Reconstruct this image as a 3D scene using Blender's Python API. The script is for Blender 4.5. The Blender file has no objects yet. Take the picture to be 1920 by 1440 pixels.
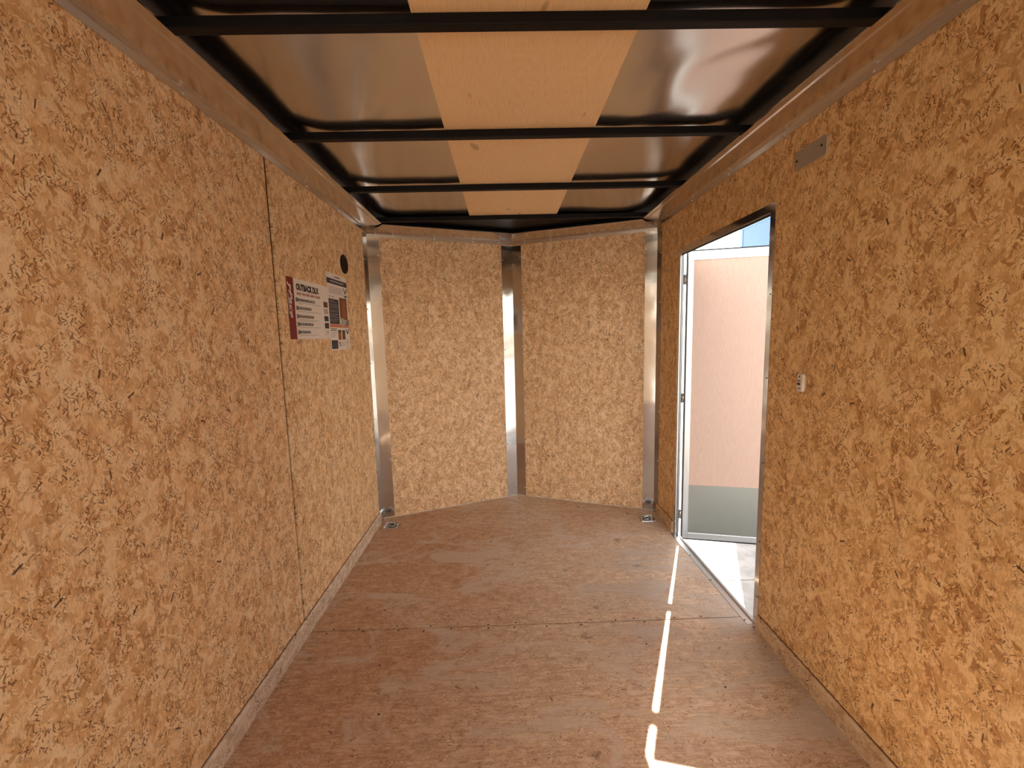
import bpy, bmesh, math, random
from math import sin, cos, pi, radians
from mathutils import Vector, Matrix, noise

S = bpy.context.scene
COL = S.collection
rnd = random.Random(7)

# ------------------------------------------------------------------ camera
F, CX, CH, YAW, PIT, ROL = 799.25, -0.0819, 1.3587, 0.01629, -0.11508, -0.02441
ex = Vector((cos(YAW), -sin(YAW), 0)); ey = Vector((sin(YAW), cos(YAW), 0)); ez = Vector((0, 0, 1))
D = cos(PIT) * ey + sin(PIT) * ez
U = -sin(PIT) * ey + cos(PIT) * ez
R2 = cos(ROL) * ex + sin(ROL) * U
U2 = -sin(ROL) * ex + cos(ROL) * U
cam = bpy.data.cameras.new('camera')
cam.sensor_width = 36; cam.lens = F / 1920 * 36
cam.clip_start = 0.02; cam.clip_end = 500
co = bpy.data.objects.new('camera', cam); COL.objects.link(co)
M = Matrix((R2, U2, -D)).transposed().to_4x4(); M.translation = Vector((CX, 0, CH))
co.matrix_world = M
S.camera = co

# ------------------------------------------------------------------ light
SUN_DIR = Vector((0.431, 0.902, 1.12)).normalized()      # towards the sun
sl = bpy.data.lights.new('sun', 'SUN'); sl.energy = 17; sl.angle = radians(0.53); sl.color = (1, .92, .80)
so = bpy.data.objects.new('sun', sl); COL.objects.link(so)
so.rotation_euler = SUN_DIR.to_track_quat('Z', 'Y').to_euler()
so.location = (3, 6, 8)
W = bpy.data.worlds.new('world'); S.world = W; W.use_nodes = True
wn = W.node_tree.nodes; wl = W.node_tree.links
sky = wn.new('ShaderNodeTexSky'); sky.sky_type = 'NISHITA'; sky.sun_disc = False
sky.sun_elevation = math.asin(SUN_DIR.z); sky.sun_rotation = math.atan2(SUN_DIR.x, SUN_DIR.y)
sky.dust_density = 2.0; sky.ozone_density = 1.2
bw = wn.new('ShaderNodeRGBToBW'); wl.new(sky.outputs[0], bw.inputs[0])
cb = wn.new('ShaderNodeCombineColor'); [wl.new(bw.outputs[0], cb.inputs[i]) for i in range(3)]
mx = wn.new('ShaderNodeMix'); mx.data_type = 'RGBA'; mx.inputs[0].default_value = .55      # hazy bright sky, camera balanced for shade
wl.new(sky.outputs[0], mx.inputs[6]); wl.new(cb.outputs[0], mx.inputs[7])
tn = wn.new('ShaderNodeMix'); tn.data_type = 'RGBA'; tn.blend_type = 'MULTIPLY'; tn.inputs[0].default_value = 1
wl.new(mx.outputs[2], tn.inputs[6]); tn.inputs[7].default_value = (1.12, .98, .83, 1)
wl.new(tn.outputs[2], wn['Background'].inputs[0]); wn['Background'].inputs[1].default_value = 0.50
S.cycles.diffuse_bounces = 3; S.cycles.max_bounces = 8; S.cycles.adaptive_threshold = .1
S.view_settings.view_transform = 'Standard'; S.view_settings.look = 'None'
S.view_settings.gamma = 1; S.view_settings.use_curve_mapping = False
S.view_settings.exposure = 1.32

# ------------------------------------------------------------------ node helpers
class NT:
    def __init__(s, name):
        s.m = bpy.data.materials.new(name); s.m.use_nodes = True
        s.t = s.m.node_tree; s.n = s.t.nodes; s.l = s.t.links
        s.b = s.n['Principled BSDF']
        s.pos = s.n.new('ShaderNodeNewGeometry').outputs['Position']
    def put(s, inp, v):
        if v is None: return
        if hasattr(v, 'links') or isinstance(v, bpy.types.NodeSocket): s.l.new(v, inp)
        else:
            try: inp.default_value = v
            except Exception: inp.default_value = (v, v, v)
    def math(s, op, a, b=None, c=None, clamp=False):
        n = s.n.new('ShaderNodeMath'); n.operation = op; n.use_clamp = clamp
        s.put(n.inputs[0], a); s.put(n.inputs[1], b); s.put(n.inputs[2], c); return n.outputs[0]
    def vmath(s, op, a, b=None, sc=None):
        n = s.n.new('ShaderNodeVectorMath'); n.operation = op
        s.put(n.inputs[0], a); s.put(n.inputs[1], b)
        if sc is not None: s.put(n.inputs['Scale'], sc)
        return n.outputs[0]
    def sep(s, v):
        n = s.n.new('ShaderNodeSeparateXYZ'); s.put(n.inputs[0], v); return n.outputs
    def comb(s, x=0, y=0, z=0):
        n = s.n.new('ShaderNodeCombineXYZ')
        for i, v in enumerate((x, y, z)): s.put(n.inputs[i], v)
        return n.outputs[0]
    def mix(s, f, a, b, bt='MIX'):
        n = s.n.new('ShaderNodeMix'); n.data_type = 'RGBA'; n.blend_type = bt
        s.put(n.inputs[0], f)
        s.put(n.inputs[6], (*a, 1) if isinstance(a, tuple) else a)
        s.put(n.inputs[7], (*b, 1) if isinstance(b, tuple) else b)
        return n.outputs[2]
    def noise(s, v, scale, detail=2, rough=.5, dist=0, dim='2D'):
        n = s.n.new('ShaderNodeTexNoise'); n.noise_dimensions = dim
        s.put(n.inputs['Vector'], v); s.put(n.inputs['Scale'], scale)
        n.inputs['Detail'].default_value = detail; n.inputs['Roughness'].default_value = rough
        n.inputs['Distortion'].default_value = dist
        return n.outputs[0], n.outputs[1]
    def vor(s, v, scale, dim='2D'):
        n = s.n.new('ShaderNodeTexVoronoi'); n.voronoi_dimensions = dim
        s.put(n.inputs['Vector'], v); n.inputs['Scale'].default_value = scale
        return n.outputs
    def ramp(s, v, lo, hi):     # smooth step lo..hi -> 0..1
        n = s.n.new('ShaderNodeMapRange'); n.interpolation_type = 'SMOOTHSTEP'
        s.put(n.inputs[0], v); n.inputs[1].default_value = lo; n.inputs[2].default_value = hi
        return n.outputs[0]
    def rot(s, v, ang):
        n = s.n.new('ShaderNodeVectorRotate'); n.rotation_type = 'Z_AXIS'
        s.put(n.inputs['Vector'], v); s.put(n.inputs['Angle'], ang); return n.outputs[0]
    def bump(s, h, strength=.3, dist=.001, nrm=None):
        n = s.n.new('ShaderNodeBump'); n.inputs['Strength'].default_value = strength
        n.inputs['Distance'].default_value = dist; s.put(n.inputs['Height'], h)
        if nrm is not None: s.put(n.inputs['Normal'], nrm)
        s.l.new(n.outputs[0], s.b.inputs['Normal']); return n.outputs[0]
    def col(s, c): s.put(s.b.inputs['Base Color'], (*c, 1) if isinstance(c, tuple) else c)
    def set(s, **k):
        for a, v in k.items(): s.put(s.b.inputs[a.replace('_', ' ')], v)
        return s.m

def srgb(r, g, b):
    f = lambda c: c / 12.92 if c <= .04045 else ((c + .055) / 1.055) ** 2.4
    return tuple(f(x / 255) for x in (r, g, b))

def flake(t, v, scale, hw, hl, spread, density, warp, off):
    """one layer of oriented wood strands: returns mask, random value, local coords"""
    vv = t.vmath('ADD', t.vmath('ADD', v, warp), (off, off * 1.7, 0))
    o = t.vor(vv, scale)
    colr = t.sep(o['Color'])
    loc = t.rot(t.vmath('SUBTRACT', vv, o['Position']), t.math('MULTIPLY', t.math('SUBTRACT', colr[0], .5), spread))
    q = t.sep(loc)
    k = t.math('ADD', t.math('MULTIPLY', colr[1], .9), .55)
    ax = t.math('DIVIDE', t.math('ABSOLUTE', q[0]), t.math('MULTIPLY', k, hw))
    ay = t.math('DIVIDE', t.math('ABSOLUTE', q[1]), hl)
    m = t.math('SUBTRACT', 1, t.ramp(t.math('MAXIMUM', ax, ay), .75, 1.1))
    g = t.math('LESS_THAN', colr[2], density)
    return t.math('MULTIPLY', m, g), colr[1], loc

def osb(name, kind, base, light, brown, dark, flecks=1.0, contrast=1.0, curl=.8):
    t = NT(name); p = t.sep(t.pos)
    if kind == 'wall': u = p[1]; v = p[2]
    elif kind == 'front': u = t.math('MULTIPLY', p[0], 1.07); v = p[2]
    elif kind == 'floor': u = p[1]; v = p[0]
    else: u = p[2]; v = p[1]          # strands along Y on the base boards
    uv = t.comb(u, v, 0)
    n0, c0 = t.noise(uv, 45, 2, .75)
    cc = t.vmath('SUBTRACT', c0, (.5, .5, .5))
    warp = t.vmath('SCALE', cc, sc=.014)
    warp2 = t.vmath('SCALE', cc, sc=.004)
    warpm = warp
    # fibre along the strands, and mid-scale mottling
    fb, _ = t.noise(t.comb(t.math('MULTIPLY', u, 330), t.math('MULTIPLY', v, 45), 0), 1, 1, .65)
    mo, _ = t.noise(t.vmath('ADD', uv, warp), 22, 2, .7)
    c = t.mix(t.math('MULTIPLY', t.ramp(mo, .62, .38), .45), base, brown)
    c = t.mix(t.math('MULTIPLY', t.ramp(mo, .5, .75), .6), c, light)
    layers = [  # scale, half width, half length, spread, density, strength
        (9, .013, .062, 1.1, .55, .75), (15, .010, .036, 1.8, .55, .85), (26, .0075, .024, 2.0, .6, .8), (44, .0042, .015, 2.4, .6, .8)]
    h = mo
    for i, (sc, hw, hl, sp, den, st) in enumerate(layers):
        m, rv, loc = flake(t, uv, sc, hw, hl, sp, den, warpm, 3.1 * i + 1)
        tone = t.mix(t.ramp(rv, .15, .75), brown, light) if i % 2 == 0 else t.mix(t.ramp(rv, .2, .9), base, light)
        if i == 1: tone = t.mix(t.math('MULTIPLY', t.ramp(rv, .1, 1), .8), base, tuple(x * .85 for x in brown))
        c = t.mix(t.math('MULTIPLY', m, st * contrast), c, tone)
    # a few long dark strands
    m, rv, loc = flake(t, uv, 4.5, .0085, .085, 1.0, .12, warp2, 23.7)
    c = t.mix(t.math('MULTIPLY', m, .45 * contrast), c, tuple(x * .72 for x in brown))
    # fibre streaks
    c = t.mix(t.math('MULTIPLY', t.ramp(fb, .5, .75), .30 * contrast), c, brown)
    c = t.mix(t.math('MULTIPLY', t.ramp(fb, .5, .25), .22 * contrast), c, light)
    # curly hairline shadows between the strands
    gate, _ = t.noise(t.vmath('ADD', uv, (2, 5, 0)), 38, 1, .6)
    for sc, w, st, of in ((50, .024, .55, 0), (100, .038, .55, 7)):
        rn, _ = t.noise(t.vmath('ADD', t.vmath('ADD', t.comb(u, t.math('MULTIPLY', v, .45), 0), warp), (of, of, 0)), sc, 1, .55)
        line = t.math('MULTIPLY', t.math('SUBTRACT', 1, t.ramp(t.math('ABSOLUTE', t.math('SUBTRACT', rn, .5)), 0, w)), t.ramp(gate, .48, .62))
        c = t.mix(t.math('MULTIPLY', line, st * curl), c, tuple(x * .48 for x in brown))
    cl, _ = t.noise(t.vmath('ADD', uv, (6, 1, 0)), 15, 1, .6)
    clus = t.ramp(cl, .38, .60)
    # short dark and pale flecks
    for i, (sc, hw, hl, sp, den, tone, st) in enumerate([
            (60, .0015, .0085, 1.9, .48 * flecks, tuple(x * .55 for x in brown), .9), (85, .0012, .0060, 2.4, .50 * flecks, tuple(x * 1.6 for x in dark), .85), (120, .0010, .0042, 3.0, .6 * flecks, tuple(x * .5 for x in brown), .85),
            (75, .0014, .0065, 2.6, .5, light, .8), (17, .0022, .012, 2.5, .10 * flecks, tuple(x * .6 for x in dark), .9)]):
        m, rv, loc = flake(t, uv, sc, hw, hl, sp, den, warp2, 11.3 * i + 5)
        if i < 3: m = t.math('MULTIPLY', m, clus)
        c = t.mix(t.math('MULTIPLY', m, st), c, tone)
    return t, c, h, uv, u, v

BASE = srgb(230, 194, 151); LIGHT = srgb(246, 220, 184); BROWN = srgb(188, 136, 86); DARK = srgb(88, 50, 22)
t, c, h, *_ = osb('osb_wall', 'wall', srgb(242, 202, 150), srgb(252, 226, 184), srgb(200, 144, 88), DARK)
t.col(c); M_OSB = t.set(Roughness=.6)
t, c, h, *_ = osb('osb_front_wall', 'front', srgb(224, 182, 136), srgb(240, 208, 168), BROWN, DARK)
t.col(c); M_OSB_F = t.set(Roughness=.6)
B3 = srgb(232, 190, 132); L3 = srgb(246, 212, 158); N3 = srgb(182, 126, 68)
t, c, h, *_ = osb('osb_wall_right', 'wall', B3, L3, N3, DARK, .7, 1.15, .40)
t.col(c); M_OSB_R = t.set(Roughness=.5)
FB, FL, FR, FD = srgb(218, 188, 156), srgb(234, 210, 184), srgb(184, 148, 114), srgb(78, 52, 38)
t, c, h, uv, u, v = osb('osb_floor', 'floor', FB, FL, FR, FD, .45, .55, .25)
fb2, _ = t.noise(t.comb(t.math('MULTIPLY', u, 90), t.math('MULTIPLY', v, 7), 0), 1, 4, .7)
c = t.mix(t.math('MULTIPLY', t.ramp(fb2, .40, .66), .55), c, FR)
fb3, _ = t.noise(t.comb(t.math('MULTIPLY', u, 260), t.math('MULTIPLY', v, 22), 0), 1, 3, .7, 1.0)
c = t.mix(t.math('MULTIPLY', t.ramp(fb3, .52, .72), .5), c, srgb(120, 84, 60))
c = t.mix(t.math('MULTIPLY', t.ramp(fb3, .45, .3), .35), c, FL)
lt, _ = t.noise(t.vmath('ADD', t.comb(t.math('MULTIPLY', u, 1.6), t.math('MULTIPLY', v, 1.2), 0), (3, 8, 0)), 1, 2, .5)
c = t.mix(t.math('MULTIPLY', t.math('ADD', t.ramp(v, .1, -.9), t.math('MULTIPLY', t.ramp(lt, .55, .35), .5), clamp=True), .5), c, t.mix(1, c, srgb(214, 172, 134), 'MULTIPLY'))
sc_, _ = t.noise(t.vmath('ADD', t.comb(t.math('MULTIPLY', u, 5), t.math('MULTIPLY', v, 2.2), 0), (4, 4, 0)), 1, 5, .7, .6)
c = t.mix(t.math('MULTIPLY', t.ramp(sc_, .50, .66), .65), c, srgb(208, 190, 174))       # scuffed pale film
# grey foot wear in front of the door
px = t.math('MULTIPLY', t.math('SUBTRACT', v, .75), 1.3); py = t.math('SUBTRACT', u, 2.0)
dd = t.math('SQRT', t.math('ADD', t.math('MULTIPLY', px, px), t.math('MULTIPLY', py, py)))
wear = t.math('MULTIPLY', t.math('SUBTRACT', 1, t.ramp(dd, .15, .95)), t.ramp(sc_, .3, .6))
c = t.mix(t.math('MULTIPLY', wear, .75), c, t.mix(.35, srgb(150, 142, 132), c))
st, _ = t.noise(t.vmath('ADD', uv, (9, 2, 0)), 7, 3, .6)
c = t.mix(t.math('MULTIPLY', t.ramp(st, .68, .78), .5), c, srgb(92, 76, 62))
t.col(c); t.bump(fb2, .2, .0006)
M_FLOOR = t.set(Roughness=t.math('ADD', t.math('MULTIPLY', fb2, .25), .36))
t, c, h, *_ = osb('osb_board', 'board', srgb(220, 198, 172), srgb(234, 216, 194), srgb(182, 152, 122), DARK, .6, .7, .3)
t.col(c); M_BOARD = t.set(Roughness=.6)
t, c, h, *_ = osb('osb_board_right', 'board', srgb(214, 182, 144), srgb(230, 202, 166), srgb(178, 138, 98), DARK, .6, .7, .3)
t.col(c); M_BOARD_R = t.set(Roughness=.6)

def plywood(name, a, b, axis, sc=1.0, streak=.5, knots=.6):
    t = NT(name); p = t.sep(t.pos)
    if axis == 'y': u, v = p[0], p[1]
    else: u, v = p[0], p[2]
    n, _ = t.noise(t.comb(t.math('MULTIPLY', u, 9 * sc), t.math('MULTIPLY', v, 1.3 * sc), 0), 1, 3, .5, .8)
    w = t.math('ABSOLUTE', t.math('SINE', t.math('MULTIPLY', n, 60)))
    f, _ = t.noise(t.comb(t.math('MULTIPLY', u, 420), t.math('MULTIPLY', v, 16), 0), 1, 3, .6)
    c = t.mix(t.math('MULTIPLY', t.ramp(w, .25, 1), .14), a, b)
    c = t.mix(t.math('MULTIPLY', t.ramp(f, .45, .75), streak), c, b)
    k, _ = t.noise(t.comb(t.math('MULTIPLY', u, 14), t.math('MULTIPLY', v, 5), 0), 1, 2, .5)
    c = t.mix(t.math('MULTIPLY', t.ramp(k, .72, .8), knots), c, tuple(x * .55 for x in b))
    t.col(c); t.bump(f, .15, .0005)
    return t.set(Roughness=.5)
M_PLY = plywood('birch_plywood', srgb(250, 216, 168), srgb(228, 180, 126), 'y')
M_DOORPLY = plywood('pink_luan', srgb(190, 160, 144), srgb(170, 136, 120), 'z', .8, .5, 0)

def metal(name, c, rough, brush=None, dents=0.0, dist=.003, metallic=1.0):
    t = NT(name); t.col(c)
    nrm = None
    if dents:
        n, _ = t.noise(t.pos, 2.6, 2, .45, dim='3D')
        nrm = t.bump(n, dents, dist * 8)
    if brush:
        v = t.vmath('MULTIPLY', t.pos, brush)
        n, _ = t.noise(v, 1, 2, .6, dim='3D')
        t.bump(n, .05, .0003, nrm)
        r = t.math('ADD', t.math('MULTIPLY', n, .12), rough - .06)
        return t.set(Metallic=metallic, Roughness=r)
    return t.set(Metallic=metallic, Roughness=rough)
M_ALU_H = metal('mill_aluminium_long', (.66, .62, .58), .20, None, .10)
M_ALU_V = metal('mill_aluminium_upright', (.60, .58, .56), .12, (300, 300, 4), .35)
M_SKIN = metal('roof_skin_metal', (.60, .58, .56), .20)
M_BLACK = metal('black_painted_steel', (.006, .005, .005), .5, metallic=0); M_BLACK.node_tree.nodes['Principled BSDF'].inputs['Specular IOR Level'].default_value = .15
M_DOORALU = metal('door_aluminium', (.60, .61, .62), .34, (5, 5, 500))
M_KICK = metal('kick_plate_aluminium', (.27, .275, .255), .42, (300, 300, 4))
M_SCREW = metal('zinc_screw', (.75, .73, .70), .3)
M_SCREWD = metal('dark_screw', (.05, .04, .035), .5)
M_CHROME = metal('zinc_ring', (.40, .41, .42), .22)
M_PLATE = metal('dull_steel_plate', (.62, .60, .57), .42, (200, 8, 200))
def plain(name, c, rough=.6):
    t = NT(name); t.col(c); return t.set(Roughness=rough)
def mottled(name, a, b, scale, rough=.8):
    t = NT(name); n, _ = t.noise(t.pos, scale, 4, .6, dim='3D')
    t.col(t.mix(t.ramp(n, .35, .65), a, b)); t.bump(n, .2, .002); return t.set(Roughness=rough)
M_GASKET = mottled('black_rubber', (.010, .010, .012), (.018, .018, .020), 60, .5)
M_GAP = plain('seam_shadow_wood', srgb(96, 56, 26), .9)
M_PAPER = plain('poster_paper', srgb(236, 226, 216), .6)
M_RED = plain('print_dark_red', srgb(120, 12, 18), .5)
M_INK = plain('print_black', srgb(26, 24, 30), .5)
M_NAVY = plain('print_navy', srgb(40, 44, 66), .5)
M_GREYP = plain('print_grey', srgb(120, 122, 112), .5)
M_LGREY = plain('print_light_grey', srgb(186, 178, 170), .5)
M_BRN = plain('print_brown', srgb(100, 62, 40), .5)
M_BRN2 = plain('print_wood_brown', srgb(150, 86, 44), .5)
M_REDT = plain('print_red_text', srgb(168, 58, 44), .5)
M_ORG = plain('print_orange', srgb(206, 122, 88), .5)
M_WHITEPL = mottled('translucent_white_plastic', srgb(216, 206, 190), srgb(228, 220, 206), 30, .35)
M_CONC = mottled('concrete', srgb(112, 110, 108), srgb(130, 128, 125), 9, .85)
M_BLUE = mottled('blue_trailer_skin', srgb(36, 86, 150), srgb(40, 92, 158), 3, .3)
M_BLUE2 = mottled('pale_blue_trim', srgb(80, 118, 160), srgb(86, 126, 168), 3, .35)
M_WHITESK = mottled('white_trailer_skin', srgb(225, 228, 230), srgb(232, 234, 236), 3, .35)
M_TYRE = mottled('tyre_rubber', (.02, .02, .02), (.03, .03, .03), 40, .8)

# ------------------------------------------------------------------ mesh helpers
class MB:
    def __init__(s): s.v = []; s.f = []; s.sm = []
    def add(s, vs, fs, smooth=False):
        o = len(s.v); s.v += [tuple(x) for x in vs]
        s.f += [tuple(i + o for i in f) for f in fs]; s.sm += [smooth] * len(fs); return s
    def box(s, a, b, M=None):
        x0, y0, z0 = a; x1, y1, z1 = b
        vs = [Vector(p) for p in ((x0,y0,z0),(x1,y0,z0),(x1,y1,z0),(x0,y1,z0),(x0,y0,z1),(x1,y0,z1),(x1,y1,z1),(x0,y1,z1))]
        if M is not None: vs = [M @ p for p in vs]
        return s.add(vs, [(0,3,2,1),(4,5,6,7),(0,1,5,4),(1,2,6,5),(2,3,7,6),(3,0,4,7)])
    def cyl(s, p0, p1, r0, r1=None, n=16, smooth=True):
        r1 = r0 if r1 is None else r1
        p0 = Vector(p0); p1 = Vector(p1); d = (p1 - p0).normalized()
        a = d.orthogonal().normalized(); b = d.cross(a)
        vs = [p0 + (a * cos(2*pi*i/n) + b * sin(2*pi*i/n)) * r0 for i in range(n)] + [p1 + (a * cos(2*pi*i/n) + b * sin(2*pi*i/n)) * r1 for i in range(n)]
        s.add(vs, [(i, (i+1) % n, n + (i+1) % n, n + i) for i in range(n)], smooth)
        s.add(vs, [tuple(range(n))[::-1], tuple(range(n, 2*n))]); return s
    def prism(s, prof, A, B):
        """closed profile: list of 3D points at A end, and same at B end"""
        n = len(A); s.add(A + B, [(i, (i+1) % n, n + (i+1) % n, n + i) for i in range(n)] + [tuple(range(n))[::-1], tuple(range(n, 2*n))]); return s
    def strip(s, A, B, nseg, fn=None):
        """open profile swept A->B, nseg divisions"""
        n = len(A); vs = []; fs = []
        for k in range(nseg + 1):
            tt = k / nseg
            for i in range(n):
                p = Vector(A[i]).lerp(Vector(B[i]), tt)
                if fn: p = fn(p)
                vs.append(p)
        for k in range(nseg):
            for i in range(n - 1):
                fs.append((k*n+i, k*n+i+1, (k+1)*n+i+1, (k+1)*n+i))
        return s.add(vs, fs)
    def build(s, name, mat, parent=None, bevel=0, solid=0):
        me = bpy.data.meshes.new(name); me.from_pydata(s.v, [], s.f)
        bm = bmesh.new(); bm.from_mesh(me); bmesh.ops.remove_doubles(bm, verts=bm.verts, dist=1e-6)
        bmesh.ops.recalc_face_normals(bm, faces=bm.faces)
        if bevel:
            bmesh.ops.bevel(bm, geom=[e for e in bm.edges if e.is_manifold and e.calc_face_angle(0) > .6], offset=bevel, segments=2, affect='EDGES', profile=.6)
        bm.to_mesh(me); bm.free()
        if any(s.sm): me.shade_smooth() if hasattr(me, 'shade_smooth') else None
        me.materials.append(mat)
        o = bpy.data.objects.new(name, me); COL.objects.link(o)
        if parent: o.parent = parent
        if solid:
            md = o.modifiers.new('t', 'SOLIDIFY'); md.thickness = solid; md.offset = 0
        return o

def tag(o, label=None, cat=None, group=None, kind=None):
    if label: o['label'] = label
    if cat: o['category'] = cat
    if group: o['group'] = group
    if kind: o['kind'] = kind
    return o
def empty(name, loc=(0, 0, 0)):
    o = bpy.data.objects.new(name, None); o.empty_display_size = .05; o.location = loc; COL.objects.link(o); return o
def struct(name, label, cat):
    return tag(empty(name), label, None, kind='structure')
def attach(o, parent):
    """keep world coordinates of a mesh built in world space under an offset empty"""
    o.parent = parent; o.matrix_parent_inverse = Matrix.Translation(parent.location).inverted(); return o

def screw_mesh(name, r=.0045, hgt=.003, mat=None):
    mb = MB(); n = 12
    rings = [(r, 0), (r * .92, hgt * .5), (r * .6, hgt * .9), (r * .3, hgt), (r * .28, hgt * .55)]
    vs = []; fs = []
    for rr, z in rings:
        for i in range(n): vs.append((rr*cos(2*pi*i/n), rr*sin(2*pi*i/n), z))
    for k in range(len(rings)-1):
        for i in range(n): fs.append((k*n+i, k*n+(i+1) % n, (k+1)*n+(i+1) % n, (k+1)*n+i))
    fs.append(tuple(range((len(rings)-1)*n, len(rings)*n)))
    me = bpy.data.meshes.new(name); me.from_pydata(vs, [], fs); me.materials.append(mat or M_SCREW); return me
ME_SCREW = screw_mesh('screw'); ME_SCREWD = screw_mesh('dark_screw', .005, .003, M_SCREWD)
def screw(p, nrm, parent, me=None, scale=1.0):
    o = bpy.data.objects.new('screw', me or ME_SCREW); COL.objects.link(o)
    o.parent = parent
    o.location = Vector(p) - parent.location
    o.rotation_euler = Vector(nrm).to_track_quat('Z', 'Y').to_euler(); o.scale = (scale,) * 3
    return o

# ------------------------------------------------------------------ dimensions
HW = 1.03; YR = -1.80; YC = 3.11; YN = 3.511; ZT = 2.17
DY0, DY1, DZ = 1.80, 2.70, 1.832         # side door opening
SEAM_L = (1.838, .619, -.60); SEAM_R = (1.829, .610, -.61)
G = .003
def vpt(x, off=0.0):
    """point on the V walls, off = distance into the room"""
    s = 1 if x > 0 else -1
    a = YN - YC; L = math.hypot(a, HW)
    return Vector((x - s * off * a / L, (YN - a * abs(x) / HW) - off * HW / L, 0))

# ------------------------------------------------------------------ floor
fl = struct('floor', 'worn strand board trailer floor with a cross joint', 'floor')
FS = [YR, -.574, .646, 1.866, 3.145]
for i in range(4):
    y0 = FS[i] + (G*.8 if i else 0); y1 = FS[i+1] - G*.8
    mb = MB(); xr = 1.048
    mb.box((-1.048, y0, -.018), (xr, y1, 0)); mb.build('floor_panel', M_FLOOR, fl)
mb = MB()
a0, b0 = vpt(-1.0299), vpt(1.0299)
poly = [(-1.048, 3.145 + G*.5), (1.048, 3.145 + G*.5), (.95, 3.16), (0, 3.525), (-.95, 3.16)]
mb.prism(None, [Vector((x, y, -.018)) for x, y in poly], [Vector((x, y, 0)) for x, y in poly]); mb.build('floor_panel', M_FLOOR, fl)
mb = MB(); mb.box((-1.05, YR, -.03), (1.05, 3.15, -.019)); mb.build('floor_underlay', M_INK, fl)
for y0 in (1.866, 3.145):
    mb = MB()
    x = -.92 if y0 < 3 else -.80
    while x < .98 and not (y0 > 3 and x > .1):
        for s in (-1, 1):
            if rnd.random() < .6:
                sx, sy = x + rnd.uniform(-.03, .03), y0 + s * rnd.uniform(.008, .020); mb.cyl((sx, sy, -.001), (sx, sy, .0006), .0042, n=10)
        x += .145 if y0 < 3 else .2
    if y0 < 3:
        for q in range(16): 
            xx, yy = rnd.uniform(-.85, .8), rnd.uniform(1.2, 3.0); mb.cyl((xx, yy, -.001), (xx, yy, .0006), .004, n=10)
    o = mb.build('screw_heads', M_SCREWD, fl); o['kind'] = 'stuff'

# ------------------------------------------------------------------ side walls
wl_ = struct('wall_left', 'left strand board wall with one upright joint', 'wall')
ys = [YR, -.60, .619, 1.838, 3.125]
for i in range(4):
    g0, g1 = (.008, .014) if i else (0, 0)
    k0, k1 = (.008, .014) if i < 3 else (0, 0)
    mb = MB(); pq = [(ys[i] + g0, 0), (ys[i+1] - k0, 0), (ys[i+1] - k1, 2.15), (ys[i] + g1, 2.15)]
    mb.prism(None, [Vector((-1.042, y, z)) for y, z in pq], [Vector((-HW, y, z)) for y, z in pq]); mb.build('wall_panel', M_OSB, wl_)
mb = MB(); mb.box((-1.0425, YR, -.02), (-1.039+.0, 3.12, 2.17)); mb.build('backing_strip', M_GAP, wl_)
mb = MB(); mb.box((-1.052, YR, -.05), (-1.0426, 3.12, 2.255)); mb.build('outer_skin', M_WHITESK, wl_)
wr = struct('wall_right', 'right strand board wall with the side door opening', 'wall')
X1 = 1.042
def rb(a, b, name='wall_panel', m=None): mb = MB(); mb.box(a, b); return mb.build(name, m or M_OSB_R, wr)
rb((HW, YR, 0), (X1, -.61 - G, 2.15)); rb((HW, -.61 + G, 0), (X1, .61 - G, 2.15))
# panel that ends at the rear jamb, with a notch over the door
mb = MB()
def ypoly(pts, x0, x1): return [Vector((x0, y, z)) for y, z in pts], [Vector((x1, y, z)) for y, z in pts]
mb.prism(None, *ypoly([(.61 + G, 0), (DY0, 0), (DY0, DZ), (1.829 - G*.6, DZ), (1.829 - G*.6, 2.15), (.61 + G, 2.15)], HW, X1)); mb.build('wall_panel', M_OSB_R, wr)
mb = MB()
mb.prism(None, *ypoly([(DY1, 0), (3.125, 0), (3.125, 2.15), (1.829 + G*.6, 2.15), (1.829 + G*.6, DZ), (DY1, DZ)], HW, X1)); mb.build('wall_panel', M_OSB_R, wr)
mb = MB(); mb.box((1.0391, 1.81, DZ + .03), (1.0425, 1.85, 2.15)); mb.box((1.0391, .59, 0), (1.0425, .63, 2.15)); mb.build('backing_strip', M_GAP, wr)
mb = MB()
mb.prism(None, *ypoly([(YR, -.05), (DY0 - .002, -.05), (DY0 - .002, DZ), (2.765, DZ), (2.765, -.05), (3.12, -.05), (3.12, 2.255), (YR, 2.255)], 1.0426, 1.052)); mb.build('outer_skin', M_WHITESK, wr)

# ------------------------------------------------------------------ V nose walls
wf = struct('wall_front', 'V-shaped front wall of two strand board panels', 'wall')
for s in (-1, 1):
    A = vpt(s * 1.0299); B = vpt(s * .0001); d = (B - A).normalized(); nrm = Vector((-s * (YN - YC), -HW, 0)).normalized()
    P = [A, B, B - nrm * .012, A - nrm * .012]
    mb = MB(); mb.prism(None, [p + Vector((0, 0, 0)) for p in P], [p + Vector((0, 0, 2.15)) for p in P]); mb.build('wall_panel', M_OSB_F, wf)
    P = [A - nrm * .0125 - d*.03, B - nrm * .0125, B - nrm * .02, A - nrm * .02 - d*.03]
    mb = MB(); mb.prism(None, [p + Vector((0, 0, -.05)) for p in P], [p + Vector((0, 0, 2.255)) for p in P]); mb.build('outer_skin', M_WHITESK, wf)
    # thin pale bead where the panel meets the floor
    P = [A + nrm * .001, B + nrm * .001, B + nrm * .007, A + nrm * .007]
    mb = MB(); mb.prism(None, [p + Vector((0, 0, 0)) for p in P], [p + Vector((0, 0, .006)) for p in P]); mb.build('floor_bead', M_BOARD, wf)

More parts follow.
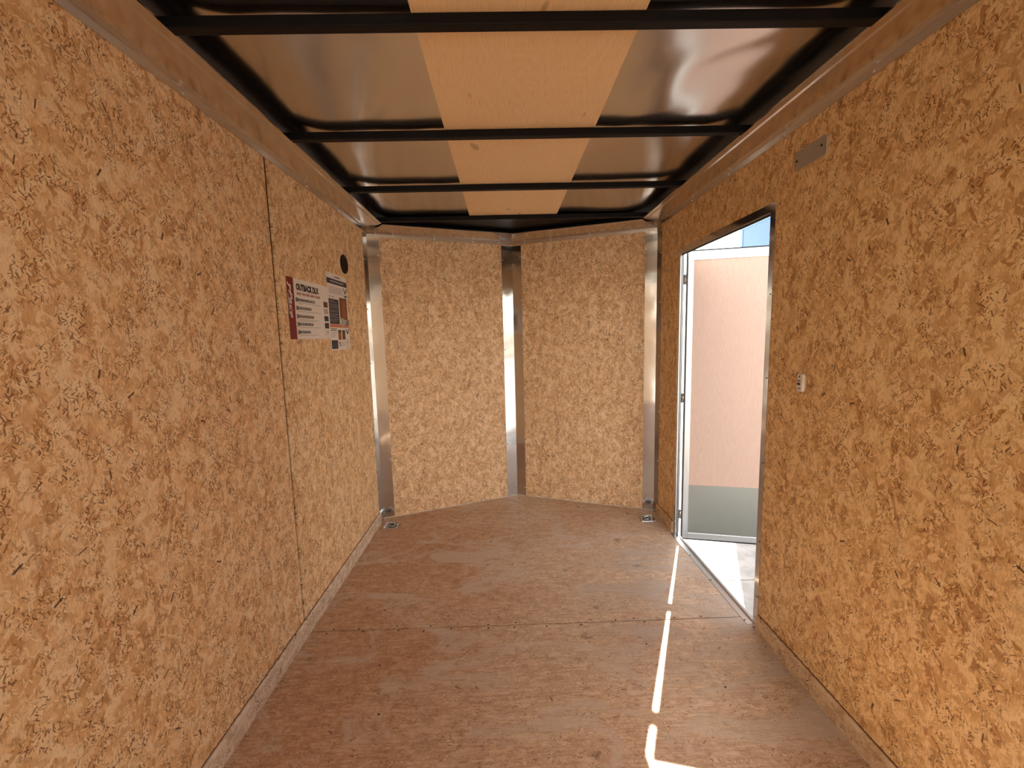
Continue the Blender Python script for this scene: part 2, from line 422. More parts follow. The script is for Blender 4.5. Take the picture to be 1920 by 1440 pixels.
# ------------------------------------------------------------------ base boards
def baseboard(name, side, y0, y1, label):
    x0 = side * HW; x1 = side * (HW - .011)
    mb = MB()
    prof = [(x0, 0.0), (x1, 0.0), (x1, .070), (side * (HW - .006), .080), (x0, .080)]
    mb.prism(None, [Vector((x, y0, z)) for x, z in prof], [Vector((x, y1, z)) for x, z in prof])
    tag(mb.build(name, M_BOARD if side < 0 else M_BOARD_R), label, None, kind='structure')
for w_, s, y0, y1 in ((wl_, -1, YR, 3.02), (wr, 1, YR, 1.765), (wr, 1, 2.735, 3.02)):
    mb = MB(); mb.box((min(s * (HW - .0012), s * (HW + .002)), y0, .0795), (max(s * (HW - .0012), s * (HW + .002)), y1, .0835)); mb.build('shadow_line_strip', M_GAP, w_)  # thin dark strip paints the shadow line along the board's top edge
baseboard('baseboard_left', -1, YR, 3.03, 'low strand board strip along the foot of the left wall')
baseboard('baseboard_right', 1, YR, 1.768, 'low strand board strip along the foot of the right wall behind the door')
baseboard('baseboard_right.001', 1, 2.735, 3.03, 'short strand board strip between door frame and front corner')

# ------------------------------------------------------------------ corner trims (aluminium angles)
ntrim = [0]
def trim(label):
    ntrim[0] += 1; return struct('trim_%d' % ntrim[0], label, 'trim')
T = .002
for s, nm in ((-1, 'left'), (1, 'right')):
    tr = trim('upright aluminium angle in the front %s corner' % nm)
    x = s * (HW - T)
    cn = vpt(s * 1.0299, T); cn.x = x
    e = vpt(s * .952, T)
    mb = MB()
    wob = (lambda s: (lambda p: p))(s)
    A = [Vector((s*(HW-.0005), 3.022, .082)), Vector((x, 3.022, .082)), Vector((x, cn.y, .082)), e + Vector((0, 0, .004)), vpt(s*.952) + Vector((0, 0, .004))]
    A[2] = Vector((x, cn.y, .004)); 
    B = [Vector((p.x, p.y, 2.085)) for p in A]
    def wobble(p, s=s):
        q = p.copy(); k = noise.noise(Vector((s * 3, p.y * 2, p.z * 2.1))) * .0012 + noise.noise(Vector((s * 9, p.y * 9, p.z * 7))) * .0005
        q.y -= abs(k); return q
    mb.strip(A, B, 60, wobble); o = mb.build('corner_angle', M_ALU_V, tr)
    for p in o.data.polygons: p.use_smooth = False
    mb = MB(); mb.box((min(s*(HW-.011), s*(HW-.001)), 3.031, .004), (max(s*(HW-.011), s*(HW-.001)), 3.10, .078)); mb.build('corner_foot', M_ALU_V, tr)
    nrm = Vector((-s * (YN - YC), -HW, 0)).normalized()
    for k, z in enumerate((.05, .45, .82, 1.22, 1.60, 1.94)):
        screw(vpt(s*.960, T + .001) + Vector((0, 0, z)), nrm, tr)
        if k: screw((s*(HW-.003), 3.032, z - .04), (-s, 0, 0), tr)
tr = trim('upright aluminium angle at the point of the V-shaped front wall')
P = [vpt(-.085, .0005), vpt(-.085, T), Vector((0, vpt(.00001, T).y, 0)), vpt(.072, T), vpt(.072, .0005)]
mb = MB()
def wobble2(p):
    q = p.copy(); q.y -= abs(noise.noise(Vector((p.x * 9, 4, p.z * 2.6))) * .0014 + noise.noise(Vector((p.x * 14, 7, p.z * 8))) * .0006); return q
# denser across so the faces dish a little
P2 = [P[0], P[1], P[1].lerp(P[2], .5), P[2], P[2].lerp(P[3], .5), P[3], P[4]]
mb.strip([p + Vector((0, 0, .004)) for p in P2], [p + Vector((0, 0, 2.06)) for p in P2], 60, wobble2); mb.build('corner_angle', M_ALU_V, tr)
for k, z in enumerate((.06, .47, .86, 1.25, 1.62, 1.96)):
    for s, x in ((-1, -.076), (1, .064)):
        nrm = Vector((-s * (YN - YC), -HW, 0)).normalized()
        screw(vpt(x, T + .001) + Vector((0, 0, z + .012*s)), nrm, tr)

# ------------------------------------------------------------------ cove trims (aluminium, along the top of the walls)
for s, nm in ((-1, 'left'), (1, 'right')):
    tr = trim('broad aluminium cove moulding along the top of the %s wall' % nm)
    prof = [(.001, 2.093), (.003, 2.093), (.005, 2.116), (.012, 2.1185), (.030, 2.1195), (.066, 2.1225), (.108, 2.127), (.116, 2.1295), (.137, 2.1315), (.137, 2.136)]
    def fn(p, s=s):
        q = p.copy(); ins = HW - abs(p.x)
        if ins > .01: q.z += .0010 * noise.noise(Vector((s * 5, p.y * 2.3, 1))) * ins / .1 + .0006 * noise.noise(Vector((s, p.y * 9, 3)))
        return q
    mb = MB()
    A = [Vector((s * (HW - i), YR, z)) for i, z in prof]
    B = []
    for i, z in prof:
        # mitre with the V cove
        yy = vpt(.0001 + (HW - i), i).y if i > .01 else 3.10
        yy = YN - (YN - YC) * (HW - i) / HW - i * 1.075
        B.append(Vector((s * (HW - i), yy, z)))
    mb.strip(A, B, 150, fn); o = mb.build('cove_moulding', M_ALU_H, tr, solid=.0012)
    y = -1.2
    while y < 3.05:
        screw((s * (HW - .0045), y + (.1 if s > 0 else .16), 2.102), (-s, 0, 0), tr); y += .405
for s, nm in ((-1, 'left'), (1, 'right')):
    tr = trim('aluminium cove moulding along the top of the %s front panel' % nm)
    prof = [(.001, 2.066), (.004, 2.066), (.006, 2.088), (.012, 2.092), (.060, 2.108), (.104, 2.126), (.112, 2.130), (.112, 2.134)]
    A, B = [], []
    L = math.hypot(YN - YC, HW)
    for i, z in prof:
        # nose end: bisector x=0
        A.append(Vector((0, YN - i * L / HW, z)))
        ii = i * 1.19 if i > .008 else i + .003
        xx = HW - ii; B.append(Vector((s * xx, YN - (YN - YC) * xx / HW - i * L / HW, z)))
    mb = MB()
    def fn2(p, s=s):
        q = p.copy(); q.z += .0006 * noise.noise(Vector((p.x * 4, 8, 3))); return q
    mb.strip(A, B, 50, fn2); mb.build('cove_moulding', M_ALU_H, tr, solid=.0012)
    nrm = Vector((-s * (YN - YC), -HW, 0)).normalized()
    for x in (.10, .30, .58, .86, .97):
        screw(vpt(s * x, .006) + Vector((0, 0, 2.077)), nrm, tr)

# ------------------------------------------------------------------ ceiling
ce = struct('ceiling', 'trailer roof of bare metal skin, black cross bows and a plywood strip', 'ceiling')
def skin_z(x, y):
    z = 2.1705
    ax = abs(x)
    if ax > .72: z += .62 * (ax - .72) ** 2
    # gentle oil-canning between the bows plus a few creases
    ph = (y - .585) / .61
    edge = min(1, max(0, (ax - .30) / .12))
    z += edge * .0035 * noise.noise(Vector((x * 2.2 + 3, y * 2.0, 0)))
    z += edge * .0022 * noise.noise(Vector((x * 4.5, y * 4.5, 5)))
    bay = .5 - .5 * cos(2 * pi * ph)
    z += edge * .004 * bay
    if x > .3:                     # badly rippled bay on the right
        w = math.exp(-((y - 1.55) / .28) ** 2)
        q = (x - .55) + .9 * (y - 1.55) + .12 * sin((y - 1.2) * 9)
        z += w * edge * (.0022 * sin(q * 24) * math.exp(-(q / .22) ** 2) + .0018 * noise.noise(Vector((x * 9, y * 6, 2))))
    else:
        w = math.exp(-((y - 1.55) / .2) ** 2) * math.exp(-((x + .55) / .22) ** 2)
        r = math.hypot(x + .30, (y - 1.78) * 1.2)
        z += w * .0028 * math.exp(-((r - .27) / .035) ** 2)
    return z
NX, NY = 150, 300
vs = []; fs = []
Y0s, Y1s = YR, 3.50
for j in range(NY + 1):
    y = Y0s + (Y1s - Y0s) * j / NY
    xm = 1.03 if y < 3.10 else max(.02, 1.03 * (YN + .02 - y) / (YN - YC))
    for i in range(NX + 1):
        x = -xm + 2 * xm * i / NX
        vs.append((x, y, skin_z(x, y)))
for j in range(NY):
    for i in range(NX):
        a = j * (NX + 1) + i; fs.append((a, a + 1, a + NX + 2, a + NX + 1))
mb = MB(); mb.add(vs, fs, True); o = mb.build('roof_skin', M_SKIN, ce)
mb = MB(); mb.box((-1.05, YR, 2.25), (1.05, 3.15, 2.26)); mb.add([(-1.05, 3.15, 2.25), (1.05, 3.15, 2.25), (0, 3.55, 2.25), (0, 3.55, 2.26), (1.05, 3.15, 2.26), (-1.05, 3.15, 2.26)], [(0, 1, 2), (5, 4, 3), (0, 2, 3, 5), (1, 4, 3, 2)]); mb.build('roof_cap', M_WHITESK, ce)
for y0, y1 in ((YR, .88), (.8804, 2.985)):
    mb = MB(); mb.box((-.292, y0, 2.1625), (.298, y1, 2.1665)); mb.build('plywood_strip', M_PLY, ce)
bow_me = None
for k in range(-3, 5):
    yb = 1.165 + .61 * (k - 1)
    if k == 4: yb = 2.985
    if bow_me is None:
        mb = MB(); mb.box((-1.0, 0, 2.1335), (1.0, .030, 2.1620)); o = mb.build('roof_bow', M_BLACK, ce, bevel=.003); bow_me = o.data
        o.location.y = yb
    else:
        o = bpy.data.objects.new('roof_bow', bow_me); COL.objects.link(o); o.parent = ce; o.location.y = yb
for s in (-1, 1):
    mb = MB(); mb.box((min(s * .94, s * 1.028), YR, 2.1375), (max(s * .94, s * 1.028), 3.05, 2.1660)); mb.build('side_rail', M_BLACK, ce)
mb = MB()
mb.add([(-1.0, 3.016, 2.1605), (1.0, 3.016, 2.1605), (1.0, 3.12, 2.1605), (0, 3.505, 2.1605), (-1.0, 3.12, 2.1605)], [(0, 1, 2, 3, 4)])
mb.build('nose_dark_sheet', M_BLACK, ce, solid=.002)  # black sheet added below the skin to give the nose cavity its darkness
for s in (-1, 1):
    A = vpt(s * 1.0, .0); B = vpt(s * .002, .0); nrm = Vector((-s * (YN - YC), -HW, 0)).normalized()
    P = [A + nrm*.004, B + nrm*.004, B + nrm * .055, A + nrm * .055]
    mb = MB(); mb.prism(None, [p + Vector((0, 0, 2.138)) for p in P], [p + Vector((0, 0, 2.159)) for p in P]); mb.build('nose_rail', M_BLACK, ce)

# ------------------------------------------------------------------ side door
dr = struct('door_1', 'open side door with pink plywood inside and a grey kick plate, in an aluminium frame', 'door')
def dpart(mb, name, m, bevel=0): return mb.build(name, m, dr, bevel=bevel)
# inner flange of the frame (on the wall face)
X0 = HW - .0025
mb = MB(); mb.box((X0, DY0 - .032, .004), (HW - .0002, DY0 + .0, DZ + .034)); jamb_r = dpart(mb, 'jamb_flange', M_ALU_V)
mb = MB(); mb.box((X0, DY1 - .0, .004), (HW - .0002, DY1 + .030, DZ + .034)); jamb_l = dpart(mb, 'jamb_flange', M_ALU_V)
mb = MB(); mb.box((X0, DY0, DZ), (HW - .0002, DY1, DZ + .034)); head = dpart(mb, 'head_flange', M_ALU_V)
# reveals (with a slim rubber line and an outer stop)
mb = MB(); mb.box((HW - .001, DY0 - .001, 0), (1.052, DY0 + .003, DZ)); dpart(mb, 'jamb_reveal', M_DOORALU)
mb = MB(); mb.box((HW - .001, DY1 - .003, 0), (1.0505, DY1 + .002, DZ)); dpart(mb, 'jamb_reveal', M_DOORALU)
mb = MB(); mb.box((HW - .001, DY0, DZ - .003), (1.052, DY1, DZ + .001)); dpart(mb, 'head_reveal', M_DOORALU)
mb = MB(); mb.box((1.036, DY1 - .0065, .004), (1.0395, DY1 - .003, DZ - .003)); mb.box((1.0445, DY1 - .006, .004), (1.0475, DY1 - .003, DZ - .003)); dpart(mb, 'rubber_seal', M_GASKET)
mb = MB(); mb.box((1.036, DY0 + .003, DZ - .010), (1.042, DY1 - .003, DZ - .003)); dpart(mb, 'rubber_seal', M_GASKET)
# outer jamb strap on the hinge side
mb = MB(); mb.box((1.0426, DY1 + .002, -.02), (1.0505, 2.766, DZ)); dpart(mb, 'jamb_post', M_DOORALU)
# threshold
mb = MB()
pr = [(1.0065, .0004), (1.0075, .0028), (1.0400, .0034), (1.0410, .0110), (1.0450, .0110), (1.0455, .0030), (1.060, .0020), (1.060, -.045), (1.048, -.045), (1.048, .0004)]
mb.prism(None, [Vector((x, 1.812, z)) for x, z in pr], [Vector((x, DY1 + .016, z)) for x, z in pr]); dpart(mb, 'threshold', M_DOORALU)
for p in ((1.013, 1.84, .003), (1.013, 2.17, .003), (1.013, 2.43, .003), (1.013, 2.705, .003)): screw(p, (0, 0, 1), dr, ME_SCREWD, .8)
for z in (.16, .42, .78, 1.15, 1.50, 1.80): screw((X0, DY0 - .022, z), (-1, 0, 0), dr, ME_SCREWD, .7)
for z in (.12, .55, .98, 1.40, 1.76): screw((X0, DY1 + .022, z - .03), (-1, 0, 0), dr, ME_SCREWD, .7)
for y in (1.84, 2.1, 2.42, 2.66): screw((X0, y, DZ + .022), (-1, 0, 0), dr, ME_SCREWD, .7)
# the leaf, standing open outside
HX, HY = 1.067, 2.690
ang = math.atan2(-.105, .425)
RM = Matrix.Translation((HX, HY, 0)) @ Matrix.Rotation(ang, 4, 'Z')      # local x along leaf, local -y = inner face
LW, LZ0, LZ1, TH = .862, -.012, 1.842, .028
def leaf(a, b, name, m, bevel=0): mb = MB(); mb.box(a, b, RM); return dpart(mb, name, m, bevel)
leaf((.036, -.001, .35), (LW - .036, .004, LZ1 - .052), 'plywood_panel', M_DOORPLY)
leaf((.034, -.003, LZ0 + .036), (LW - .034, .003, .352), 'kick_plate', M_KICK)
leaf((.030, .004, LZ0 + .03), (LW - .03, TH - .002, LZ1 - .03), 'leaf_core', M_WHITESK)
leaf((.004, -.006, LZ0), (.038, TH, LZ1), 'edge_frame', M_DOORALU, .002)
leaf((LW - .038, -.006, LZ0), (LW, TH, LZ1), 'edge_frame', M_DOORALU, .002)
leaf((.038, -.006, LZ1 - .054), (LW - .038, TH, LZ1), 'edge_frame', M_DOORALU, .002)
leaf((.038, -.006, LZ0), (LW - .038, TH, LZ0 + .038), 'edge_frame', M_DOORALU, .002)
leaf((.0375, -.004, LZ0 + .037), (LW - .0375, -.0035, LZ0 + .041), 'kick_trim', M_DOORALU)
leaf((-.004, -.004, LZ0 - .004), (.004, .012, LZ1), 'door_seal', M_GASKET)
leaf((.0, -.004, LZ1), (LW, .016, LZ1 + .008), 'door_seal', M_GASKET)
leaf((.0, -.004, LZ0 - .010), (LW, .016, LZ0), 'door_seal', M_GASKET)
for z in (.148, .928, 1.675):
    mb = MB(); mb.box((1.0505, DY1 + .004, z - .075), (1.0535, 2.745, z + .075)); mb.box((1.050, DY1 - .008, z - .030), (1.086, DY1 + .006, z + .030))
    mb.cyl((1.058, DY1 + .004, z - .030), (1.058, DY1 + .004, z + .030), .006)
    hg = dpart(mb, 'hinge', M_DOORALU)
    for dz in (-.055, -.04, .04, .055): screw((1.0535, 2.722, z + dz), (1, 0, 0), dr, ME_SCREWD, .6)

# ------------------------------------------------------------------ things on the walls
def quad(y0, y1, z0, z1, d, name, m, parent):
    mb = MB(); x = -HW + .0012
    mb.box((x + d - .0002, y0, z0), (x + d, y1, z1)); o = mb.build(name, m); return attach(o, parent)
def rects(lst, d, name, m, parent, kind=None):
    mb = MB(); x = -HW + .0012
    for y0, y1, z0, z1 in lst: mb.box((x + d - .0002, y0, z0), (x + d, y1, z1))
    o = attach(mb.build(name, m), parent)
    if kind: o['kind'] = kind
    return o
def text(s, y, z, w, h, d, name, m, parent, shear=0, off=.02, rot=0):
    """text with its lower left corner at (y, z), stretched to w x h, reading towards +Y on the left wall"""
    cu = bpy.data.curves.new(name, 'FONT'); cu.body = s; cu.shear = shear; cu.offset = off; cu.extrude = 0; cu.resolution_u = 2
    tmp = bpy.data.objects.new('tmp', cu); COL.objects.link(tmp)
    dg = bpy.context.evaluated_depsgraph_get(); me = bpy.data.meshes.new_from_object(tmp.evaluated_get(dg))
    bpy.data.objects.remove(tmp); me.materials.clear(); me.materials.append(m); me.name = name
    xs = [v.co.x for v in me.vertices]; ys_ = [v.co.y for v in me.vertices]
    x0, x1, y0, y1 = min(xs), max(xs), min(ys_), max(ys_)
    for v in me.vertices:
        a = (v.co.x - x0) / (x1 - x0) * w; b = (v.co.y - y0) / (y1 - y0) * h
        if rot: v.co = (-HW + .0012 + d, y + b, z - a)         # reads downwards, letters' tops towards +Y
        else: v.co = (-HW + .0012 + d, y + a, z + b)
    o = bpy.data.objects.new(name, me); COL.objects.link(o); return attach(o, parent)

PY0, PY1, PZ0, PZ1 = 1.923, 2.3635, 1.362, 1.639
p1 = empty('poster', (-HW, PY0, PZ0)); tag(p1, 'wide white poster with a dark red band down its left edge, on the left wall', 'poster')
quad(PY0, PY1, PZ0, PZ1, 0, 'paper_sheet', M_PAPER, p1)
quad(PY0, 1.986, PZ0, PZ1, .0004, 'red_band', M_RED, p1)
text('Pace', 1.938, 1.582, .125, .030, .0008, 'band_lettering', M_PAPER, p1, shear=.35, off=.02, rot=1)
rects([(1.927, 1.931, 1.47, 1.565)], .0008, 'band_rule', M_RED, p1)
text('AMERICAN', 1.927, 1.566, .090, .007, .0010, 'band_lettering', M_PAPER, p1, rot=1)
mb = MB(); x = -HW + .0020
mb.add([(x, 1.929, 1.618), (x, 1.945, 1.606), (x, 1.960, 1.604), (x, 1.958, 1.570), (x, 1.949, 1.584), (x, 1.949, 1.594), (x, 1.929, 1.606)], [(0, 1, 6), (1, 5, 6), (1, 2, 5), (2, 3, 4, 5)])
attach(mb.build('logo_flag', M_PAPER), p1)
text('OUTBACK DLX', 2.010, 1.586, .240, .033, .0006, 'title_lettering', M_INK, p1, off=.065)
text('GREAT FEATURES. GREAT VALUE.', 2.011, 1.566, .252, .012, .0006, 'subtitle_lettering', M_REDT, p1, off=.03)
bars = [(1.997, 1.533, .179, 'STRUCTURAL TUBE FRAME'), (1.997, 1.495, .132, 'EXTERIOR FLAIR'), (1.997, 1.457, .155, 'BE SECURE. BE SAFE.'), (1.997, 1.421, .142, 'UNDER THE LAST'), (1.997, 1.384, .107, 'CLEAN THE AIR')]
for y, z, w, s in bars:
    rects([(y, y + .019, z, z + .020)], .0006, 'heading_icon', M_GREYP, p1)
    rects([(y + .019, y + .022 + w, z + .005, z + .0165)], .0006, 'heading_bar', M_INK, p1)
    text(s, y + .025, z + .0075, w - .010, .0068, .0010, 'heading_lettering', M_PAPER, p1, off=.01)
rects([(2.017, 2.262, 1.5300, 1.5315), (2.017, 2.060, 1.5245, 1.5258), (2.017, 2.262, 1.4905, 1.492), (2.017, 2.225, 1.4525, 1.454), (2.017, 2.170, 1.4455, 1.447), (2.017, 2.245, 1.4165, 1.418), (2.017, 2.215, 1.380, 1.3815), (2.31, 2.355, 1.368, 1.3695)], .0006, 'fine_print', M_GREYP, p1, 'stuff')
for z0, z1, m in ((1.527, 1.556, M_BRN), (1.492, 1.519, M_LGREY), (1.454, 1.481, M_NAVY), (1.416, 1.445, M_INK), (1.380, 1.408, M_LGREY)):
    rects([(2.300, 2.352, z0, z1)], .0006, 'colour_swatch', m, p1)
rects([(2.302, 2.350, 1.382, 1.406)], .0010, 'colour_swatch', M_PAPER, p1); rects([(2.326, 2.333, 1.387, 1.402)], .0014, 'tiny_figure', M_INK, p1)

QY0, QY1, QZ0, QZ1 = 2.3645, 2.653, 1.296, 1.722
p2 = empty('poster', (-HW, QY0, QZ0)); tag(p2, 'tall white poster with a navy heading band, nearest the front corner on the left wall', 'poster')
quad(QY0, QY1, QZ0, QZ1, 0, 'paper_sheet', M_PAPER, p2)
text('HAULMARK', 2.468, 1.702, .090, .0095, .0006, 'header_lettering', M_INK, p2, off=.03)
quad(QY0, QY1, 1.664, 1.693, .0004, 'heading_band', M_NAVY, p2)
text('FACTORY-PRO WARRANTY', 2.41, 1.6745, .200, .0085, .0008, 'band_lettering', M_PAPER, p2, off=.02)
rects([(2.383, 2.583, 1.648 - .0045 * i, 1.650 - .0045 * i) for i in range(9)], .0006, 'fine_print', M_LGREY, p2, 'stuff')
text('DURA-LINER', 2.375, 1.590, .075, .006, .0006, 'caption_lettering', M_GREYP, p2)
quad(2.370, 2.509, 1.443, 1.581, .0008, 'navy_text_box', M_NAVY, p2)
rects([(2.377, 2.377 + w, z, z + .0018) for z, w in ((1.571, .07), (1.562, .10), (1.550, .12), (1.541, .12), (1.532, .11), (1.519, .12), (1.510, .11), (1.497, .12), (1.488, .10), (1.479, .12), (1.466, .11), (1.457, .09))], .0012, 'fine_print', M_LGREY, p2, 'stuff')
quad(2.366, 2.653, 1.424, 1.441, .0006, 'orange_strip', M_ORG, p2)
quad(2.524, 2.638, 1.470, 1.596, .0006, 'picture', M_BRN, p2)
quad(2.548, 2.626, 1.478, 1.585, .0010, 'picture', M_BRN2, p2)
def tri(pts, d, name, m, parent):
    mb = MB(); x = -HW + .0012 + d; mb.add([(x, y, z) for y, z in pts], [tuple(range(len(pts)))]); return attach(mb.build(name, m), parent)
tri([(2.530, 1.482), (2.620, 1.468), (2.560, 1.428), (2.520, 1.436)], .0014, 'picture', M_LGREY, p2)
tri([(2.620, 1.468), (2.653, 1.474), (2.653, 1.438), (2.588, 1.440)], .0012, 'picture', M_GREYP, p2)
for z in (1.655, 1.615, 1.418):
    lo = .036 if z != 1.615 else .018
    tri([(2.590, z), (2.600, z), (2.622, z - lo + .014), (2.643, z), (2.653, z), (2.622, z - lo)], .0010, 'chevron', M_NAVY, p2)
rects([(2.474, 2.520, 1.399, 1.409)], .0010, 'swatch_caption', M_INK, p2); rects([(2.536, 2.582, 1.399, 1.409)], .0010, 'swatch_caption', M_INK, p2)
rects([(2.474, 2.520, 1.354, 1.399)], .0008, 'colour_swatch', M_BRN2, p2); rects([(2.536, 2.582, 1.354, 1.399)], .0008, 'colour_swatch', M_BRN, p2)
rects([(2.372, 2.460, 1.413, 1.418), (2.372, 2.452, 1.404, 1.409)] + [(2.372, 2.372 + w, z, z + .0015) for z, w in ((1.394, .08), (1.386, .075), (1.378, .078), (1.370, .05))] + [(2.512, 2.575, 1.342 - .006*i, 1.3433 - .006*i) for i in range(5)], .0006, 'fine_print', M_GREYP, p2, 'stuff')
quad(2.373, 2.462, 1.303, 1.352, .0008, 'code_box', M_NAVY, p2)
tri([(2.481, 1.340), (2.494, 1.345), (2.500, 1.335), (2.497, 1.325), (2.504, 1.318), (2.498, 1.312), (2.488, 1.322), (2.486, 1.332)], .0008, 'small_pictogram', M_INK, p2)
mb = MB(); x = -HW + .0020; n = 28
vs = [(x, 2.610 + .021*cos(2*pi*i/n), 1.335 + .024*sin(2*pi*i/n)) for i in range(n)] + [(x, 2.610 + .019*cos(2*pi*i/n), 1.335 + .022*sin(2*pi*i/n)) for i in range(n)]
mb.add(vs, [(i, (i+1) % n, n+(i+1) % n, n+i) for i in range(n)]); attach(mb.build('seal_ring', M_REDT), p2)
rects([(2.6, 2.620, 1.333, 1.338), (2.608, 2.612, 1.322, 1.350)], .0008, 'seal_mark', M_REDT, p2)
rects([(2.595, 2.604, 1.300, 1.306)], .0008, 'tiny_mark', M_INK, p2); rects([(2.628, 2.636, 1.300, 1.306)], .0008, 'tiny_mark', M_INK, p2)

# round black vent on the left wall
vt = empty('round_vent', (-HW, 2.640, 1.803)); tag(vt, 'round black plastic vent cover above the tall poster on the left wall', 'vent')
def disc(parent, r0, r1, x0, x1, m, name, n=40, cy=2.640, cz=1.803):
    mb = MB(); vs = []; fs = []
    prof = [(r0, x0), (r0, x1 - .001), (r0 - .0015, x1), (r1, x1)] if r1 > 0 else [(r0, x0), (r0, x1)]
    for r, x in prof:
        for i in range(n): vs.append((-HW + x, cy + r*cos(2*pi*i/n), cz + r*sin(2*pi*i/n)))
    for k in range(len(prof)-1):
        for i in range(n): fs.append((k*n+i, k*n+(i+1) % n, (k+1)*n+(i+1) % n, (k+1)*n+i))
    if r1 <= 0: fs.append(tuple(range((len(prof)-1)*n, len(prof)*n)))
    mb.add(vs, fs); return attach(mb.build(name, m), parent)
disc(vt, .056, .047, .0002, .006, M_BLACK, 'rim'); disc(vt, .0475, 0, .0002, .0025, M_BLACK, 'back_plate')
for i in range(5):
    z = 1.803 - .032 + i * .016; hw = math.sqrt(max(0, .045**2 - (z - 1.803)**2))
    mb = MB(); mb.box((-HW + .0026, 2.640 - hw, z - .002), (-HW + .0050, 2.640 + hw, z + .002)); attach(mb.build('louvre', M_BLACK), vt)

# metal plate high on the right wall
pl = empty('metal_plate', (HW, 1.582, 1.974)); tag(pl, 'small grey metal plate with rounded corners, high on the right wall', 'plate')
mb = MB(); pts = []
for cy, cz, a0 in ((.072, .024, 0), (-.072, .024, 90), (-.072, -.024, 180), (.072, -.024, 270)):
    for k in range(5):
        a = radians(a0 + k * 22.5); pts.append((1.582 + cy + .009 * cos(a), 1.974 + cz + .009 * sin(a)))
sl_ = .05
mb.prism(None, [Vector((HW - .0002, y, z)) for y, z in pts], [Vector((HW - .006, y, z)) for y, z in pts]); attach(mb.build('plate_face', M_PLATE, bevel=.001), pl)
for y, z in ((1.648, 1.972), (1.524, 1.978)):
    screw((HW - .006, y, z), (-1, 0, 0), pl, ME_SCREWD, .9)

# white plastic clip by the door
cl = empty('wall_clip', (HW, 1.565, 1.154)); tag(cl, 'small white plastic clip with dark holes, right of the door at chest height', 'clip')
mb = MB(); pts = []
for cy, cz, a0 in ((.008, .025, 0), (-.008, .025, 90), (-.008, -.025, 180), (.008, -.025, 270)):
    for k in range(6):
        a = radians(a0 + k * 18); pts.append((1.565 + cy + .008 * cos(a), 1.154 + cz + .009 * sin(a)))
mb.prism(None, [Vector((HW - .0002, y, z)) for y, z in pts], [Vector((HW - .011, y, z)) for y, z in pts]); attach(mb.build('clip_body', M_WHITEPL, bevel=.003), cl)
for z in (1.177, 1.132):
    mb = MB(); mb.cyl((HW - .0105, 1.566, z), (HW - .0118, 1.566, z), .0032, n=12); attach(mb.build('screw_hole', M_GASKET), cl)
for z, hh in ((1.161, .0016), (1.149, .0042)):
    mb = MB(); mb.box((HW - .0125, 1.560, z - hh), (HW - .0108, 1.575, z + hh)); attach(mb.build('slot', M_GASKET), cl)
mb = MB(); mb.box((HW - .0145, 1.558, 1.1425), (HW - .0105, 1.576, 1.1455)); attach(mb.build('ridge', M_WHITEPL), cl)

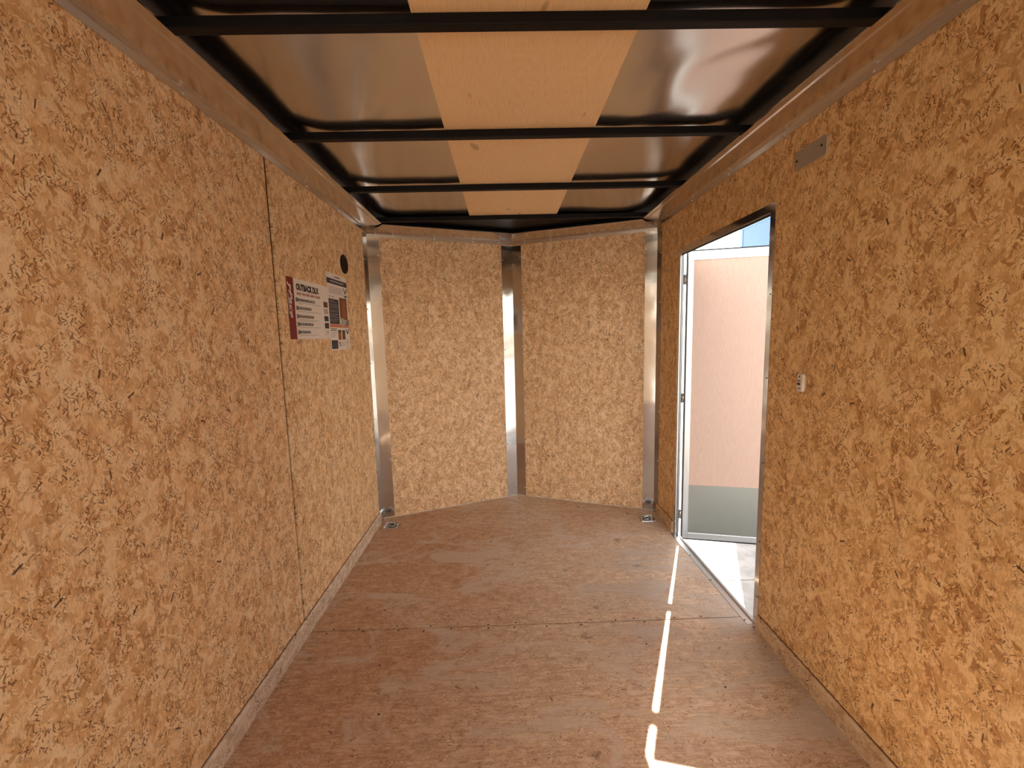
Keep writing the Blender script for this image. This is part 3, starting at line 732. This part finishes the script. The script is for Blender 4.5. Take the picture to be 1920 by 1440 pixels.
# tie-down rings recessed in the floor
def torus_arc(c, R_, r_, a0, a1, n=20, m=8, tilt=0.0):
    vs = []; fs = []
    for i in range(n + 1):
        a = radians(a0 + (a1 - a0) * i / n)
        for k in range(m):
            b = 2 * pi * k / m; rr = R_ + r_ * cos(b)
            p = Vector((rr * cos(a), rr * sin(a), r_ * sin(b)))
            p = Matrix.Rotation(tilt, 3, 'X') @ p + Vector(c); vs.append(p)
    for i in range(n):
        for k in range(m): fs.append((i*m+k, i*m+(k+1) % m, (i+1)*m+(k+1) % m, (i+1)*m+k))
    return vs, fs
def dring(x, y, label):
    e = empty('tie_down_ring', (x, y, 0)); tag(e, label, 'tie-down')
    n = 28; hs = .054; vs = []; fs = []
    def sq(h, z, rr=.008):
        out = []
        for i in range(n):
            a = 2*pi*(i + .5)/n; d = max(abs(cos(a)), abs(sin(a))); out.append((h*cos(a)/d, h*sin(a)/d, z))
        return out
    def ci(r, z): return [(r*cos(2*pi*(i+.5)/n), r*sin(2*pi*(i+.5)/n), z) for i in range(n)]
    rings = [sq(hs, .0003), sq(hs - .001, .003), sq(hs - .006, .0036), ci(.040, .0036), ci(.037, .0012), ci(.012, .0008)]
    for r in rings: vs += r
    for k in range(len(rings)-1):
        for i in range(n): fs.append((k*n+i, k*n+(i+1) % n, (k+1)*n+(i+1) % n, (k+1)*n+i))
    fs.append(tuple(range((len(rings)-1)*n, len(rings)*n)))
    mb = MB(); mb.add(vs, fs); mb.build('recessed_pan', M_CHROME, e)
    vs, fs = torus_arc((0, -.002, .009), .024, .0042, 180, 360, tilt=.06); mb = MB(); mb.add(vs, fs, True)
    mb.cyl((-.024, -.002, .009), (-.024, .014, .009), .0042); mb.cyl((.024, -.002, .009), (.024, .014, .009), .0042); mb.cyl((-.028, .015, .009), (.028, .015, .009), .0042)
    mb.build('ring', M_CHROME, e)
    mb = MB(); mb.box((-.017, .006, .0012), (.017, .026, .0145)); mb.build('ring_bracket', M_CHROME, e, bevel=.003)
    mb = MB(); mb.cyl((0, 0, .001), (0, 0, .004), .006, n=6, smooth=False); mb.build('bolt', M_SCREWD, e)
    for a, b in ((-1, -1), (1, -1), (-1, 1), (1, 1)):
        screw(Vector((x + a*.044, y + b*.044, .0036)), (0, 0, 1), e, ME_SCREW, .8)
    return e
dring(-.930, 2.985, 'square metal tie-down ring in the floor at the left front corner')
dring(.930, 2.968, 'square metal tie-down ring in the floor at the right front corner')

# ------------------------------------------------------------------ outside
gr = struct('ground', 'pale concrete yard outside the side door', 'ground')
GZ = -.50
yj = [-14, -9.2, -3.1, 2.957, 9.0, 15, 30]; xj = [-14, -8, -2, 4.1, 10, 16, 30]
for i in range(6):
    for j in range(6):
        mb = MB(); mb.box((xj[i] + .004, yj[j] + .004, GZ - .1), (xj[i+1] - .004, yj[j+1] - .004, GZ)); mb.build('concrete_slab', M_CONC, gr)
mb = MB(); mb.box((-14, -14, GZ - .13), (30, 30, GZ - .012)); mb.build('joint_bed', mottled('joint_dirt', (.05, .05, .05), (.08, .075, .07), 20), gr)
nt = empty('enclosed_trailer', (4.3, 3.25, GZ)); tag(nt, 'blue enclosed trailer parked outside beyond the open door', 'trailer')
TX0, TY1 = 2.23, 4.20
def nb(a, b, name, m): mb = MB(); mb.box(a, b); return attach(mb.build(name, m), nt)
nb((TX0, 2.30, -.06), (6.4, TY1, 2.30), 'body', M_BLUE)
nb((TX0 - .006, 2.30, 2.30), (6.406, TY1 + .006, 2.335), 'top_rail', M_BLUE2)
nb((TX0 + .0, 2.30, 2.335), (6.4, TY1, 2.48), 'roof_band', M_BLUE2)
nb((TX0 - .004, TY1 - .03, -.06), (TX0 + .03, TY1 + .004, 2.30), 'corner_post', M_BLUE2)
for y in (2.34, 3.94):
    for x in (4.0, 4.9):
        mb = MB(); mb.cyl((x, y, GZ + .34), (x, y + .22, GZ + .34), .34, n=32); attach(mb.build('wheel', M_TYRE), nt)
        mb = MB(); mb.cyl((x, y - .006, GZ + .34), (x, y + .226, GZ + .34), .19, n=24); attach(mb.build('wheel_hub', M_CHROME), nt)
